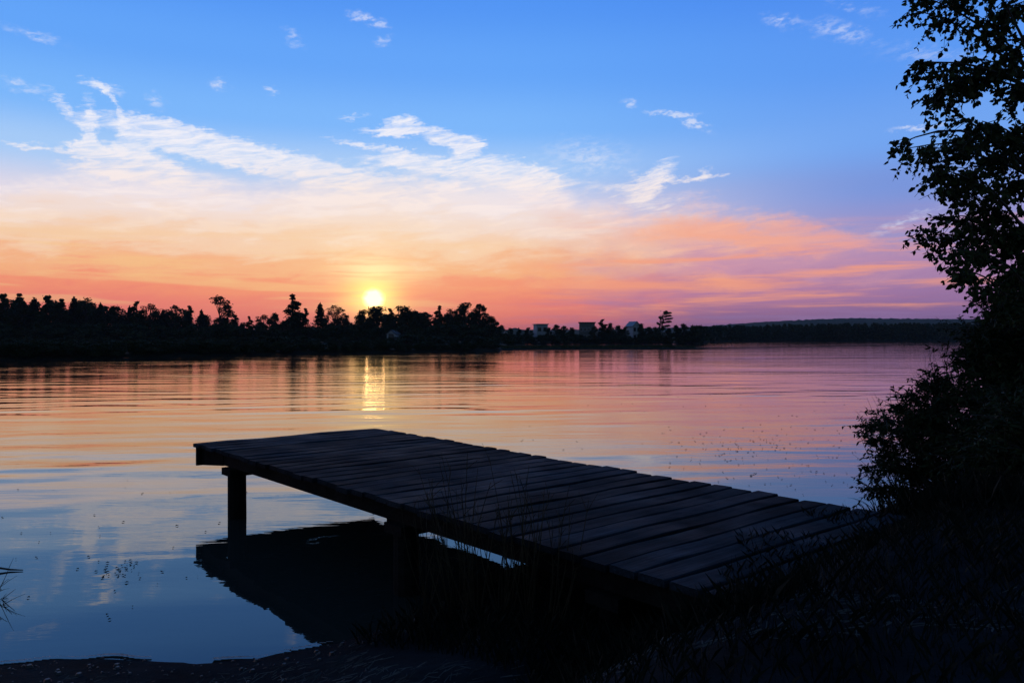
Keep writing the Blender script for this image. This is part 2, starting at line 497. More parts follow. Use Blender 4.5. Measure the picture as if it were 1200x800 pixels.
tops = [(-60, 340, 'broad'), (-38, 346, 'oval'), (-18, 343, 'broad'), (3, 344, 'oval'), (23, 345, 'oval'), (40, 348, 'conifer'), (55, 346, 'oval'), (72, 351, 'oval'),
        (87, 347, 'conifer'), (101, 349, 'airy'), (118, 354, 'conifer'), (132, 361, 'oval'), (152, 358, 'conifer'), (160, 354, 'oval'),
        (175, 355, 'airy'), (191, 362, 'conifer'), (207, 357, 'airy'), (222, 359, 'oval'), (236, 362, 'conifer'), (257, 346, 'airy'),
        (275, 369, 'oval'), (292, 371, 'oval'), (308, 368, 'airy'), (322, 367, 'broad'), (343, 346, 'oval'), (358, 362, 'oval'), (375, 354, 'conifer'),
        (392, 357, 'airy'), (403, 367, 'airy'), (425, 364, 'broad'), (442, 360, 'broad'), (457, 362, 'oval'), (472, 360, 'broad'), (486, 364, 'broad'),
        (500, 365, 'airy'), (515, 359, 'oval'), (528, 362, 'airy'), (545, 356, 'broad'), (562, 356, 'broad'), (577, 371, 'broad'), (588, 381, 'broad')]
for px, top, kind in tops:
    d = wood_d(px) + random.uniform(0, 8)
    if px in named:
        k, w, lab = named[px]
        plant_far(k, px, top, d, bank_z(px, d), lab, G_L, w)
    else:
        lab = {'broad': 'rounded dark treetop merging into the solid treeline of the opposite left shore',
               'oval': 'upright dark treetop merging into the solid treeline of the opposite left shore',
               'conifer': 'small pointed treetop merging into the solid treeline of the opposite left shore',
               'airy': 'thin see-through treetop merging into the solid treeline of the opposite left shore'}[kind]
        plant_far(kind, px, top, d, bank_z(px, d), lab, G_L, random.uniform(1.0, 1.3))
env_x = [t[0] for t in tops]; env_y = [t[1] for t in tops]
for i in range(62):                                     # second row: fills the wood
    px = -70 + i * 10.8 + random.uniform(-4, 4)
    if px > 586: continue
    if abs(px - 410) < 5 or abs(px - 366) < 4: continue
    low = max(372, float(np.interp(px, env_x, env_y)) + 7)
    top = low + random.uniform(-1, 6)
    if px < 140: top = random.uniform(352, 366)
    elif px < 240: top = random.uniform(364, 371)
    elif 415 < px < 575: top = random.uniform(366, 374)
    d = wood_d(px) + random.uniform(12, 24)
    plant_far('broad', px, top, d, bank_z(px, d), 'dark tree inside the solid treeline of the opposite left shore, its top below its neighbours', G_L, random.uniform(1.1, 1.5))
G_S = 'shrubs at the waterline of the opposite shore'
for i in range(96):
    px = -90 + i * 7.1 + random.uniform(-3, 3)
    if px > 590: continue
    d = coast(px) + random.uniform(.8, 2.2)
    wl = HY + EYE * F / coast(px)
    plant_far('shrub', px, min(wl - 8, random.uniform(397.5, 402.5)), d, bank_z(px, d), 'low dark shrub at the waterline below the left treeline', G_S, random.uniform(1.1, 1.6))
for i in range(66):
    px = -90 + i * 10.4 + random.uniform(-3, 3)
    if px > 588 or abs(px - 461) < 6: continue
    d = wood_d(px) - random.uniform(4, 9)
    plant_far('shrub', px, random.uniform(377, 387), d, bank_z(px, d), 'tall dark shrub under the treetops of the wood on the opposite left shore', 'undergrowth of the opposite left wood', random.uniform(1.0, 1.3))
for i in range(40):
    px = -90 + i * 17.2 + random.uniform(-4, 4)
    if px > 588: continue
    d = coast(px) + (wood_d(px) - coast(px)) * random.uniform(.3, .7)
    plant_far('shrub', px, random.uniform(391, 396), d, bank_z(px, d), 'dark shrub between the waterline and the wood on the opposite left shore', 'shrubs on the flat land before the left wood', random.uniform(1.6, 2.2))

G_R = 'trees around the far houses'
tops = [(598, 384.5), (609, 386), (619, 384), (643, 383.5), (652, 380), (661, 382), (670, 384), (697, 382), (706, 374.5), (715, 379), (724, 381.5), (733, 383),
        (751, 379.5), (760, 383), (768, 383), (784, 384), (792, 381), (801, 379), (811, 383), (822, 386)]
for px, top in tops:
    d = 268 + random.uniform(2, 8) if px < 812 else 290
    lab = 'dark rounded tree among the far houses, level with its neighbours'
    kd = 'broad'
    if px == 706: lab, kd = 'tall rounded tree right beside the flat-roofed dark house', 'oval'
    if px == 801: lab = 'rounded tree ending the far row of trees right of the windswept one'
    plant_far(kd, px, top, d, .6, lab, G_R, random.uniform(1.0, 1.3) if px not in (706,) else 1.5)
plant_far('windblown', 772, 366, 270, .6, 'lone windswept tree with branches streaming to the right, above the far houses', G_R, .78)
for i in range(30):
    px = 594 + i * 7.7 + random.uniform(-2, 2)
    if px > 826: continue
    plant_far('shrub', px, random.uniform(391, 394.5), coast(min(px, 812)) + random.uniform(1, 3), .3, 'low dark shrub on the far bank before the houses', 'shrubs before the far houses', random.uniform(1.3, 1.8))
for i in range(16):
    px = 598 + i * 14 + random.uniform(-4, 4)
    if 624 < px < 643 or 672 < px < 700 or 736 < px < 749: continue
    plant_far('broad', px, random.uniform(385.5, 388), 285 + random.uniform(0, 10), .8, 'dark tree standing behind the front row among the far houses', G_R, 1.6)

# reeds on the spit built for tree reflections: a low uncountable fringe
g = np.random.default_rng(5)
V = []
n = 9000
px = g.uniform(586, 815, n); rr = 134 + (px - 585) * .05 + g.uniform(0, 20, n)
x = (px - 600) / F * rr
h = g.uniform(.12, .5, n) * np.where(px > 790, .6, 1.0); a = g.uniform(0, 6.28, n); w = .12
c = np.stack([x, rr, np.full(n, .18)], 1)
sd = np.stack([np.cos(a), np.sin(a), np.zeros(n)], 1) * w
tip = c + np.stack([g.normal(0, .08, n), g.normal(0, .08, n), h], 1)
V = np.stack([c - sd, c + sd, tip], 1).reshape(-1, 3)
me = quads_mesh('reeds', V, 3)
tag(link('reeds', me, M['leaf_far']), 'low reed fringe covering the reflection stand-in spit across the lake', 'reeds', kind='stuff')

# the far forest on the right reads as one mass
g = np.random.default_rng(9)
P = []; S = []
for i in range(520):
    px = g.uniform(812, 1420)
    row = g.integers(0, 4)
    d = coast(px) + 4 + row * 16 + g.uniform(0, 8)
    ybot = HY + EYE * F / d
    ytop = float(np.interp(px, [812, 840, 900, 1000, 1150, 1400], [384.5, 383, 381.5, 380, 379, 379])) + g.uniform(-.6, 3.2)
    hh = (ybot - ytop) / F * d
    x = (px - 600) / F * d
    nn = 110
    z = g.uniform(0, 1, nn) ** .8
    wv = hh * .30 * np.sin(np.pi * np.clip(.25 + .72 * z, 0, 1))
    an = g.uniform(0, 6.28, nn); q = np.sqrt(g.random(nn))
    P.append(np.stack([x + wv * q * np.cos(an), d + wv * q * np.sin(an), .4 + z * hh], 1)); S.append(g.uniform(.6, 1.5, nn))
me = quads_mesh('forest', clump_quads(np.concatenate(P), np.concatenate(S), g), 4)
tag(link('forest', me, M['leaf_far']), 'dark forest mass below the far hill on the right', 'forest', kind='stuff')

# ------------------------------------------------------------------ houses
def house(name, loc, rz, w, dp, h, label, wall, roof, flat=False, storeys=1, cols=3, roof_h=1.4):
    root = empty(name, loc, label, 'house', None, rz)
    mb = MB(); X, Y, Z = (1, 0, 0), (0, 1, 0), (0, 0, 1)
    mb.box((0, 0, h / 2 - .4), X, Y, Z, w / 2, dp / 2, h / 2 + .4)
    if not flat:                                   # gable walls
        for sy in (-1, 1):
            y = sy * dp / 2
            mb.add([(-w / 2, y - .1, h + .003), (w / 2, y - .1, h + .003), (0, y - .1, h + roof_h), (-w / 2, y + .1, h + .003), (w / 2, y + .1, h + .003), (0, y + .1, h + roof_h)],
                   [(0, 1, 2), (5, 4, 3), (0, 3, 4, 1), (1, 4, 5, 2), (2, 5, 3, 0)])
    mb.build('wall', wall, root)
    rb = MB()
    if flat:
        rb.box((0, 0, h + .16), X, Y, Z, w / 2 + .3, dp / 2 + .3, .15)
    else:
        for s in (-1, 1):
            a = Vector((s * (w / 2 + .35), 0, h - .2)); c = Vector((0, 0, h + roof_h + .12))
            d = (c - a); L = d.length; d.normalize(); nn = d.cross(Vector((0, 1, 0))); nn.normalize()
            rb.box((a + c) / 2, d, Y, nn, L / 2, dp / 2 + .35, .09)
    rf = rb.build('roof', roof, root)
    if not flat:
        cb = MB(); cb.box((w * .22, dp * .1, h + roof_h * .75), X, Y, Z, .22, .22, .4); cb.build('chimney', M['roof'], rf)
    for st_ in range(storeys):
        for k in range(cols):
            x = -w / 2 + w * (k + .5) / cols; z = .9 + st_ * 2.6 + .55
            wb_ = MB(); ww, wh = w / cols * .28, .62
            for dx, dz, hx, hz in ((0, wh, ww + .08, .06), (0, -wh, ww + .08, .06), (ww, 0, .06, wh - .06), (-ww, 0, .06, wh - .06)):
                wb_.box((x + dx, -dp / 2 - .03, z + dz), X, Y, Z, hx, .05, hz)
            fr = wb_.build('window', M['white_wall'] if wall is not M['white_wall'] else M['roof'], root)
            pb = MB(); pb.box((x, -dp / 2 - .01, z), X, Y, Z, ww - .06, .02, wh - .06); pb.build('pane', M['glass'], fr)
    return root

def hz(y, d): return EYE - (y - HY) / F * d
d = 279; p = at(633.5, 396, d)
house('house', (p.x, d, 1.0), R(12), 4.0, 5, hz(380.5, d) - 1.0, 'pale two-storey house with a flat blue-grey roof between the far trees', M['white_wall'], M['blue_roof'], True, 2, 2)
d = 283; p = at(688, 396, d)
house('house', (p.x, d, 1.0), R(-6), 5.6, 6, hz(378.5, d) - 1.0, 'dark grey flat-roofed house left of the tall rounded far tree', M['grey_wall'], M['roof'], True, 2, 4)
d = 282; p = at(742, 396, d)
house('house', (p.x, d, 1.0), R(20), 2.9, 5, hz(382, d) - 1.0, 'small white gabled house left of the windswept tree', M['white_wall'], M['blue_roof'], False, 2, 2, 1.5)
d = 280; p = at(603, 396, d)
house('house', (p.x, d, 1.0), R(4), 7.0, 5, hz(387, d) - 1.0, 'long low white house half hidden at the end of the left treeline', M['white_wall'], M['blue_roof'], False, 1, 4, .7)
d = wood_d(461) - 12; p = at(461, 396, d)
house('cottage', (p.x, d, 1.1), R(-10), 2.6, 4.2, hz(391, d) - 1.1, 'small white cabin glimpsed in a gap of the dark treeline below the sun', M['white_wall'], M['roof'], False, 1, 1, .9)

# ------------------------------------------------------------------ jetty
DECK = .738
A = at(230, 519, 1.262 * F / 123.0); A.z = 0
LD = Vector((.653, -.757, 0)).normalized()           # along the jetty towards the bank
WD = Vector((-LD.y, LD.x, 0))                         # across it, away from the camera's left
WID = 2.45; Z3 = Vector((0, 0, 1))
PITCH = .208
jet = empty('jetty', (A.x, A.y, 0), 'weathered wooden plank jetty running from the bank out over the lake', 'jetty')
def J(t, w, z): return LD * t + WD * w + Vector((0, 0, z))
npl = 40
for i in range(npl):
    rd = random.Random(100 + i)
    w0 = rd.uniform(-.03, .02) - .02; w1 = WID + rd.uniform(-.035, .04)
    gap = rd.uniform(.018, .032); hw = (PITCH - gap) / 2
    dz = rd.uniform(-.004, .004); th = .021
    mb = MB()
    # bevelled plank, local X along its length
    n = 7; L = w1 - w0
    ring = []
    for k in range(n):
        u = -L / 2 + L * k / (n - 1)
        sag = .004 * math.sin(k * 1.9 + i) + .003 * rd.uniform(-1, 1)
        cup = rd.uniform(-.002, .002)
        ring.append([(u, -hw, -th + sag), (u, hw, -th + sag), (u, hw, th - .006 + sag + cup), (u, hw - .007, th + sag + cup), (u, 0, th + sag - cup), (u, -hw + .007, th + sag - cup), (u, -hw, th - .006 + sag - cup)])
    m_ = len(ring[0])
    vs = [p for r_ in ring for p in r_]
    fs = [(k * m_ + j, k * m_ + (j + 1) % m_, (k + 1) * m_ + (j + 1) % m_, (k + 1) * m_ + j) for k in range(n - 1) for j in range(m_)]
    fs += [tuple(range(m_))[::-1], tuple((n - 1) * m_ + j for j in range(m_))]
    fs = [f[::-1] for f in fs]
    mb.add(vs, fs)
    for wn in (.09, WID - .09):                       # nail heads over the beams
        for q in (-.05, .05):
            u = wn - (w0 + w1) / 2 + rd.uniform(-.012, .012); v_ = q + rd.uniform(-.012, .012)
            mb.add([(u + .006 * math.cos(a_), v_ + .006 * math.sin(a_), th + .0045) for a_ in np.linspace(0, 5.5, 8)] , [tuple(range(8))])
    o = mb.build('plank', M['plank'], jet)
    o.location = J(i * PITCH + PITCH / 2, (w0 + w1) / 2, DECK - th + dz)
    ang = math.atan2(WD.y, WD.x) + rd.uniform(-.004, .004)
    o.rotation_euler = (rd.uniform(-.008, .008), 0, ang)
def jbox(mb, t0, t1, w0, w1, z0, z1):
    mb.box(J((t0 + t1) / 2, (w0 + w1) / 2, (z0 + z1) / 2), LD, WD, Z3, (t1 - t0) / 2, (w1 - w0) / 2, (z1 - z0) / 2)
TOPZ = DECK - .052
for side, w in (('near', .05), ('far', WID - .13)):
    mb = MB()
    jbox(mb, .75, 1.35, w, w + .08, DECK - .178, TOPZ)
    # a shallow slot with packers leaves points of light under the plank ends
    jbox(mb, 1.354, 3.2, w, w + .08, DECK - .178, TOPZ - .012)
    if side == 'near':
        for k in range(17):
            if k in (6, 11, 12, 15): 
                jbox(mb, 1.37 + k * .11, 1.47 + k * .11, w + .004, w + .076, TOPZ - .0115, TOPZ)
            else:
                jbox(mb, 1.37 + k * .11, 1.41 + k * .11, w + .004, w + .076, TOPZ - .0115, TOPZ)
    jbox(mb, 3.204, npl * PITCH, w, w + .08, DECK - .178, TOPZ)
    mb.build('side_beam', M['timber'], jet)
    mb = MB()
    vs_ = [J(t, ww, z) for ww in (w - .006, w + .086) for t, z in ((.06, DECK - .26), (.746, DECK - .186), (.746, TOPZ), (.06, TOPZ))]
    mb.add(vs_, [(0, 1, 2, 3), (7, 6, 5, 4), (0, 4, 5, 1), (1, 5, 6, 2), (2, 6, 7, 3), (3, 7, 4, 0)])
    mb.build('end_block', M['timber'], jet)
mb = MB(); jbox(mb, .012, .056, -.01, WID - .01, DECK - .262, TOPZ); mb.build('end_board', M['timber'], jet)
for t in (1.05, 4.18, 6.37):
    mb = MB(); jbox(mb, t - .1, t + .1, .136, WID - .14, DECK - .25, TOPZ - .03); mb.build('cross_beam', M['timber'], jet)
for t in (.98, 4.41, 6.6):
    for w in (.02, WID - .2):
        mb = MB()
        p0 = J(t, w + .09, -1.3 if t < 5 else -.4); p1 = J(t, w + .09, DECK - .181)
        r_ = .105
        mb.tube([p0, (p0 + p1) / 2 + Vector((.004, .003, 0)), p1], [r_, r_ * .98, r_ * .95], 12)
        o = mb.build('post', M['timber'], jet)
        cb = MB(); cb.box(J(t, w + .09, DECK - .222), LD, WD, Z3, .125, .125, .038); cb.build('cap', M['timber'], o)

# ------------------------------------------------------------------ branching plants near the camera
def curve(p0, p1, sag, n, rd):
    p0 = Vector(p0); p1 = Vector(p1); L = (p1 - p0).length
    off = Vector((rd.uniform(-1, 1), rd.uniform(-1, 1), rd.uniform(-1, 1))) * L * .06
    return [p0.lerp(p1, t) + off * math.sin(math.pi * t) + Vector((0, 0, sag * L * math.sin(math.pi * t))) for t in np.linspace(0, 1, n)]

def woody(name, label, cat, group, base, trunk_pts, trunk_r, tips, twigs, leaves, leafL, droop, leafmat, seed, start=(.25, .9), twigL=(.25, .6), spread=1.0):
    """trunk + limbs to the given tips, twigs along the limbs, leaves along the twigs"""
    rd = random.Random(seed); g = np.random.default_rng(seed)
    base = Vector(base)
    root = empty(name, base, label, cat, group)
    tb = MB(); tb.tube([Vector(p) - base for p in trunk_pts], trunk_r, 9)
    if trunk_pts: tb.build('trunk', M['bark'], root, True)
    bb = MB(); C = []; AX = []; LS = []
    tp = [Vector(p) - base for p in trunk_pts]
    for tip, dens in tips:
        tip = Vector(tip) - base
        # leave the trunk below the tip
        cand = sorted(tp, key=lambda q: abs(q.z - (tip.z - .25 - .25 * (tip - q).length * rd.uniform(.4, 1.2))))
        p0 = cand[0]
        i0 = tp.index(p0)
        L = (tip - p0).length
        cv = curve(p0, tip, .12, 8, rd)
        bb.tube(cv, [max(.004, .011 * L ** .7 * (1 - t) + .0035) for t in np.linspace(0, 1, 8)], 5)
        for k in range(int(twigs * dens)):
            t = rd.uniform(*start) if rd.random() < .75 else rd.uniform(.85, 1)
            f = t * 7; i = min(6, int(f)); q = cv[i].lerp(cv[i + 1], f - i)
            d = (cv[min(7, i + 1)] - cv[i]).normalized()
            dr = Vector((rd.gauss(0, 1), rd.gauss(0, 1), rd.gauss(0, .7))) * spread + d * .8
            dr.z -= droop; dr.normalize()
            TL = rd.uniform(*twigL)
            tw = [q + dr * TL * s + Vector((0, 0, -droop * .35 * TL * s * s)) for s in (0, .33, .66, 1)]
            bb.tube(tw, [.0042, .0034, .0026, .0016], 3)
            nl = int(leaves * TL / .45 * rd.uniform(.7, 1.3))
            for s in range(nl):
                u = rd.uniform(.15, 1); ff = u * 3; ii = min(2, int(ff)); c = tw[ii].lerp(tw[ii + 1], ff - ii)
                C.append(c); a = dr * .5 + Vector((rd.gauss(0, .7), rd.gauss(0, .7), rd.gauss(-.45, .5))); AX.append(a)
                LS.append(leafL * rd.uniform(.6, 1.25))
    bb.build('branch', M['bark'], root)
    C = np.array([tuple(c) for c in C]); AX = np.array([tuple(a) for a in AX]); LS = np.array(LS)
    cm = quads_mesh('crown', leaf_quads(C, AX, LS, LS * (.72 if name == 'birch_tree' else .34), g), 4)
    link('crown', cm, leafmat, root)
    return root

# the big birch at the right edge
tb_ = Vector((5.55, 7.9, ground_z(5.55, 7.9) - .05))
tr = [tb_, tb_ + Vector((-.03, .02, .9)), tb_ + Vector((-.10, .0, 1.8)), tb_ + Vector((-.12, .05, 2.7)), tb_ + Vector((-.06, .08, 3.6)), tb_ + Vector((.0, .1, 4.6)), tb_ + Vector((.1, .1, 5.6)), tb_ + Vector((.15, .15, 6.6)), tb_ + Vector((.2, .2, 7.6))]
trr = [.17, .14, .125, .115, .1, .085, .065, .04, .012]
rdt = random.Random(21)
tips = []
for px, py, dens in ((1078, 2, 1.0), (1066, 20, .7), (1098, 8, 1.0), (1118, -15, 1.3), (1075, 82, 1.1), (1092, 92, 1.3), (1098, 112, 1.3), (1120, 100, 1.6), (1135, 75, .9), (1090, 125, 1),
                     (1045, 180, .55), (1062, 182, .8), (1085, 180, 1.2), (1095, 205, 1.4), (1120, 170, 1.6), (1130, 205, 1.7), (1110, 225, 1.3), (1150, 150, 1.6), (1160, 190, 1.8),
                     (1072, 278, .9), (1090, 285, 1.2), (1105, 262, 1.3), (1110, 300, 1.3), (1135, 270, 1.5), (1150, 300, 1.5), (1130, 325, 1.1), (1150, 345, 1.1), (1165, 250, 1.6),
                     (1150, 30, 1.2), (1175, 20, 1.6), (1180, 70, 1.4), (1190, 110, 1.8), (1185, 160, 1.9), (1190, 220, 1.9), (1185, 280, 1.9), (1180, 330, 1.7), (1195, 350, 1.6),
                     (1150, -30, 1.4), (1190, -30, 1.4), (1110, -40, 1.1), (1215, 40, 1.6), (1220, 100, 1.6), (1230, 180, 1.8), (1220, 250, 1.8), (1215, 320, 1.8), (1290, 60, 1.2), (1300, 180, 1.2), (1330, 280, 1.2), (1170, 365, 1.2)):
    tips.append((at(px + 1, py - 8, 7.9 + rdt.uniform(-.9, .8)), dens))
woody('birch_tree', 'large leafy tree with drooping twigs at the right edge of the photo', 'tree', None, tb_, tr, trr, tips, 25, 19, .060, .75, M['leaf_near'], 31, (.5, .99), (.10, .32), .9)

# shrubs massed on the right bank
def shrub(loc, h, spread, seed, label, tips=None, dens=1.0, leafL=.055, twigs=20, leaves=16, twl=(.15, .42)):
    x, y = loc; z = ground_z(x, y) - .03
    rd = random.Random(seed)
    base = Vector((x, y, z))
    stem = [base, base + Vector((.02, .01, h * .18)), base + Vector((-.03, .03, h * .38)), base + Vector((.02, 0, h * .6))]
    T = []
    if tips: T = [(t, 1.0) for t in tips]
    else:
        for k in range(26):
            a = rd.uniform(0, 6.28); q = math.sqrt(rd.random()) * spread
            zz = h * (rd.uniform(.25, 1.0)) * (1 - .45 * (q / spread) ** 2)
            T.append((base + Vector((q * math.cos(a), q * math.sin(a), zz)), 1.0))
    return woody('shrub', label, 'shrub', 'shrubs massed on the right bank', base, stem, [.03, .026, .02, .012], T, twigs * dens, leaves, leafL, .2, M['leaf_shrub'], seed, (.2, 1.0), twl, 1.1)

rds = random.Random(77)
front = [at(px, py, 7.9 + rds.uniform(-.35, .35)) for px, py in
         ((1008, 496), (1016, 512), (1014, 545), (1012, 570), (1030, 490), (1028, 530), (1030, 572), (1045, 474), (1050, 500), (1048, 545), (1062, 462), (1066, 490),
          (1070, 520), (1078, 448), (1085, 480), (1090, 440), (1092, 500), (1075, 560), (1095, 545), (1110, 460), (1112, 500), (1100, 580))]
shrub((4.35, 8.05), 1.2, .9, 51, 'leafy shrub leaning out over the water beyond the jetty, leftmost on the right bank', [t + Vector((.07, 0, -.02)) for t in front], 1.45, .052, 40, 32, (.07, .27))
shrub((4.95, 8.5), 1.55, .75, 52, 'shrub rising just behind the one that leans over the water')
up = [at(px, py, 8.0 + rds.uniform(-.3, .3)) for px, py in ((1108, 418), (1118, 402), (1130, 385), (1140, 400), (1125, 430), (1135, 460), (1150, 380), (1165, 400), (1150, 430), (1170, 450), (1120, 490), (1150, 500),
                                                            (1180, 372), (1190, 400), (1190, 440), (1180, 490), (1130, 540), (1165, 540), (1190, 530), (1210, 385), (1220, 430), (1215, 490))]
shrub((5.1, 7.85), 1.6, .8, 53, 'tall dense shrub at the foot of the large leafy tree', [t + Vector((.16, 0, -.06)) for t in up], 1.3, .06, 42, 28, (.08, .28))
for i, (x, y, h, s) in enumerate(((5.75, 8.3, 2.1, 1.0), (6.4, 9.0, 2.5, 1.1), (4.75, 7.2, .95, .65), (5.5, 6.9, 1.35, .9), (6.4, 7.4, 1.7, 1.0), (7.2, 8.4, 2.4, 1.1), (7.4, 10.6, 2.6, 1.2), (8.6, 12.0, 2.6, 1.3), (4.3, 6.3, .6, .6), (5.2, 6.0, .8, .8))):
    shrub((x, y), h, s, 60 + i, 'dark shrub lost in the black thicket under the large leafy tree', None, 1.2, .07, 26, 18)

# long sedge blades standing out of the left side of the thicket
rdg = random.Random(15)
for k, (bx, by, tips_) in enumerate(((1118, 470, [(1082, 406), (1096, 398), (1070, 425), (1104, 404), (1060, 440), (1088, 418)]), (1060, 540, [(1000, 478), (1012, 462), (1022, 470), (996, 500), (1035, 452), (1003, 520)]), (1040, 590, [(1000, 552), (1008, 540), (1016, 548), (1030, 560), (998, 570)]))):
    p = at(bx, by, 8.1); z = ground_z(p.x, p.y)
    root = empty('sedge_clump', (p.x, p.y, z), ('sedge clump poking out of the thicket, highest of the three, against the far water', 'sedge clump leaning over the water halfway down the leaning shrub', 'short sedge clump at the water beside the foot of the leaning shrub')[k], 'sedge', 'sedge clumps at the bush')
    mb = MB()
    for t_ in tips_ * 3:
        q = at(t_[0] + rdg.uniform(-8, 14), t_[1] + rdg.uniform(-6, 14), 8.1 + rdg.uniform(-.3, .2)) - Vector((p.x, p.y, z))
        cv = curve((rdg.uniform(-.08, .08), rdg.uniform(-.08, .08), 0), q, .10, 8, rdg)
        mb.tube(cv, [.005 * (1 - .8 * t) for t in np.linspace(0, 1, 8)], 3)
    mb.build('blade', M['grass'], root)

# ------------------------------------------------------------------ weeds before the jetty
def weed(loc, tips, seed, label, group, r=.0056, side=6, z=None):
    x, y = loc; z = (ground_z(x, y) if z is None else z) - .02
    rd = random.Random(seed); base = Vector((x, y, z))
    root = empty('weed_plant', base, label, 'weed', group)
    tips = [Vector(t) for t in tips]
    tips = tips + [t.lerp(rd.choice(tips), rd.uniform(.2, .6)) + Vector((rd.gauss(0, .05), rd.gauss(0, .08), -rd.uniform(.03, .3))) for t in tips]
    for tip in tips:
        tip = Vector(tip) - base
        mb = MB()
        cv = curve((rd.uniform(-.05, .05), rd.uniform(-.05, .05), 0), tip, .0, 7, rd)
        mb.tube(cv, [r * (1 - .75 * t) for t in np.linspace(0, 1, 7)], 4)
        for k in range(side):
            t = rd.uniform(.3, .97); f = t * 6; i = min(5, int(f)); q = cv[i].lerp(cv[i + 1], f - i)
            d = (cv[i + 1] - cv[i]).normalized() + Vector((rd.gauss(0, .5), rd.gauss(0, .5), rd.gauss(0, .25))); d.normalize()
            L = rd.uniform(.04, .16)
            mb.tube([q, q + d * L * .5, q + d * L + Vector((0, 0, -.01))], [r * .4, r * .32, r * .16], 3)
        mb.build('stem', M['weed'], root)
    return root
G_W = 'dry weeds standing before the jetty'
wt = [((536, 5.15), [(490, 548), (507, 560), (517, 530), (498, 575), (528, 545), (540, 560)], 'thin dry weed leaning left across the jetty side, leftmost of the clump'),
      ((553, 5.0), [(515, 541), (548, 530), (560, 548), (540, 575), (575, 565), (530, 590), (585, 590)], 'tall dry weed with crossing stems beside the leftmost weed of the clump'),
      ((590, 4.9), [(573, 534), (605, 555), (560, 590), (600, 585), (618, 575), (585, 600)], 'tall dry weed in the middle of the clump before the jetty'),
      ((617, 4.8), [(620, 545), (610, 562), (638, 570), (600, 600), (632, 590)], 'dry weed with a thick upright stem, right end of the clump before the jetty'),
      ((648, 4.7), [(668, 565), (640, 600), (690, 585), (655, 590)], 'sparse dry weed standing alone right of the clump before the jetty'),
      ((505, 5.4), [(470, 590), (485, 585), (500, 595), (520, 590)], 'short dry weed beside the second jetty post')]
for i, ((px, d), tps, lab) in enumerate(wt):
    x = (px - 600) / F * d
    weed((x, d), [at(a, b_, d + random.uniform(-.1, .12)) for a, b_ in tps], 200 + i, lab, G_W)
# weed and twig poking in at the left edge
weed((-4.05, 6.05), [at(2, 690, 5.9), at(14, 702, 5.85), at(18, 690, 6.0), at(8, 672, 6.1), at(-10, 650, 6.1)], 230, 'scrap of water weed poking in at the left edge of the photo', None, .006, 5, z=-.1)
mb = MB(); mb.tube([at(-30, 667, 6.7), at(-5, 664.5, 6.75), at(12, 667, 6.75), at(27, 667.5, 6.75)], [.012, .010, .008, .004], 6)
tw = mb.build('twig', M['bark']); tag(tw, 'thin floating twig lying on the water at the left edge', 'twig')
tw.location.z = 0.0

# ------------------------------------------------------------------ grass, litter, flecks (uncountable)
def blades(n, sampler, hmin, hmax, w, lean, g):
    out = []
    for _ in range(n):
        p = sampler()
        if p is None: continue
        x, y, z = p
        a = g.uniform(0, 6.28); h = g.uniform(hmin, hmax)
        dx, dy = math.cos(a), math.sin(a)
        l = g.uniform(0, lean) * h; b_ = g.uniform(0, 6.28)
        lx, ly = math.cos(b_) * l, math.sin(b_) * l
        out += [(x - dx * w, y - dy * w, z - .01), (x + dx * w, y + dy * w, z - .01), (x + lx * .45 + dx * w * .6, y + ly * .45 + dy * w * .6, z + h * .6), (x + lx, y + ly, z + h)]
    return out
g = np.random.default_rng(3)
def on_jetty(x, y, m=.0):
    v = Vector((x, y, 0)) - A; t = v.dot(LD); w = v.dot(WD)
    return -m < t < npl * PITCH + m and -m < w < WID + m
def s_bank():
    x = g.uniform(-.2, 7.5); y = g.uniform(2.2, 8.2)
    if y > shore_y(x) - .35: return None
    s = (x - 1.05) * .74 - (y - 3.86) * .67
    if s < -.75 + .3 * mnoise.noise((x * 2, y * 2, 0)): return None
    z = ground_z(x, y)
    if on_jetty(x, y) and s < -.22 + .5 * mnoise.noise((x * 1.6, y * 1.6, 3)): return None
    if on_jetty(x, y): z = max(z, DECK - .03)
    return x, y, z
V = blades(46000, s_bank, .03, .10, .0018, 1.2, g)
def s_edge():       # taller grass along the near side of the jetty, below the deck
    t = g.uniform(4.6, 8.0); w = g.uniform(-.75, -.08)
    p = A + LD * t + WD * w
    if p.y > shore_y(p.x) - .2: return None
    return p.x, p.y, ground_z(p.x, p.y)
V += blades(2600, s_edge, .04, .17, .0028, .9, g)
def s_under():      # dark blades added under the deck to darken the bright bank there
    t = g.uniform(4.7, 7.2); w = g.uniform(-.1, 2.3)
    p = A + LD * t + WD * w
    z = ground_z(p.x, p.y)
    if p.y > shore_y(p.x) + .1 or z > DECK - .30: return None
    return p.x, p.y, z
V += blades(6000, s_under, .05, .16, .0028, .9, g)
def s_far():        # fringe past the far edge of the jetty
    t = g.uniform(5.4, 8.0); w = WID + abs(g.normal(.12, .25))
    p = A + LD * t + WD * w
    if p.y > shore_y(p.x) + .3: return None
    return p.x, p.y, ground_z(p.x, p.y)
V += blades(1500, s_far, .06, .26, .003, .7, g)
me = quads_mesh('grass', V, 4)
tag(link('grass', me, M['grass']), 'dark grass on the bank around the landward end of the jetty', 'grass', kind='stuff')

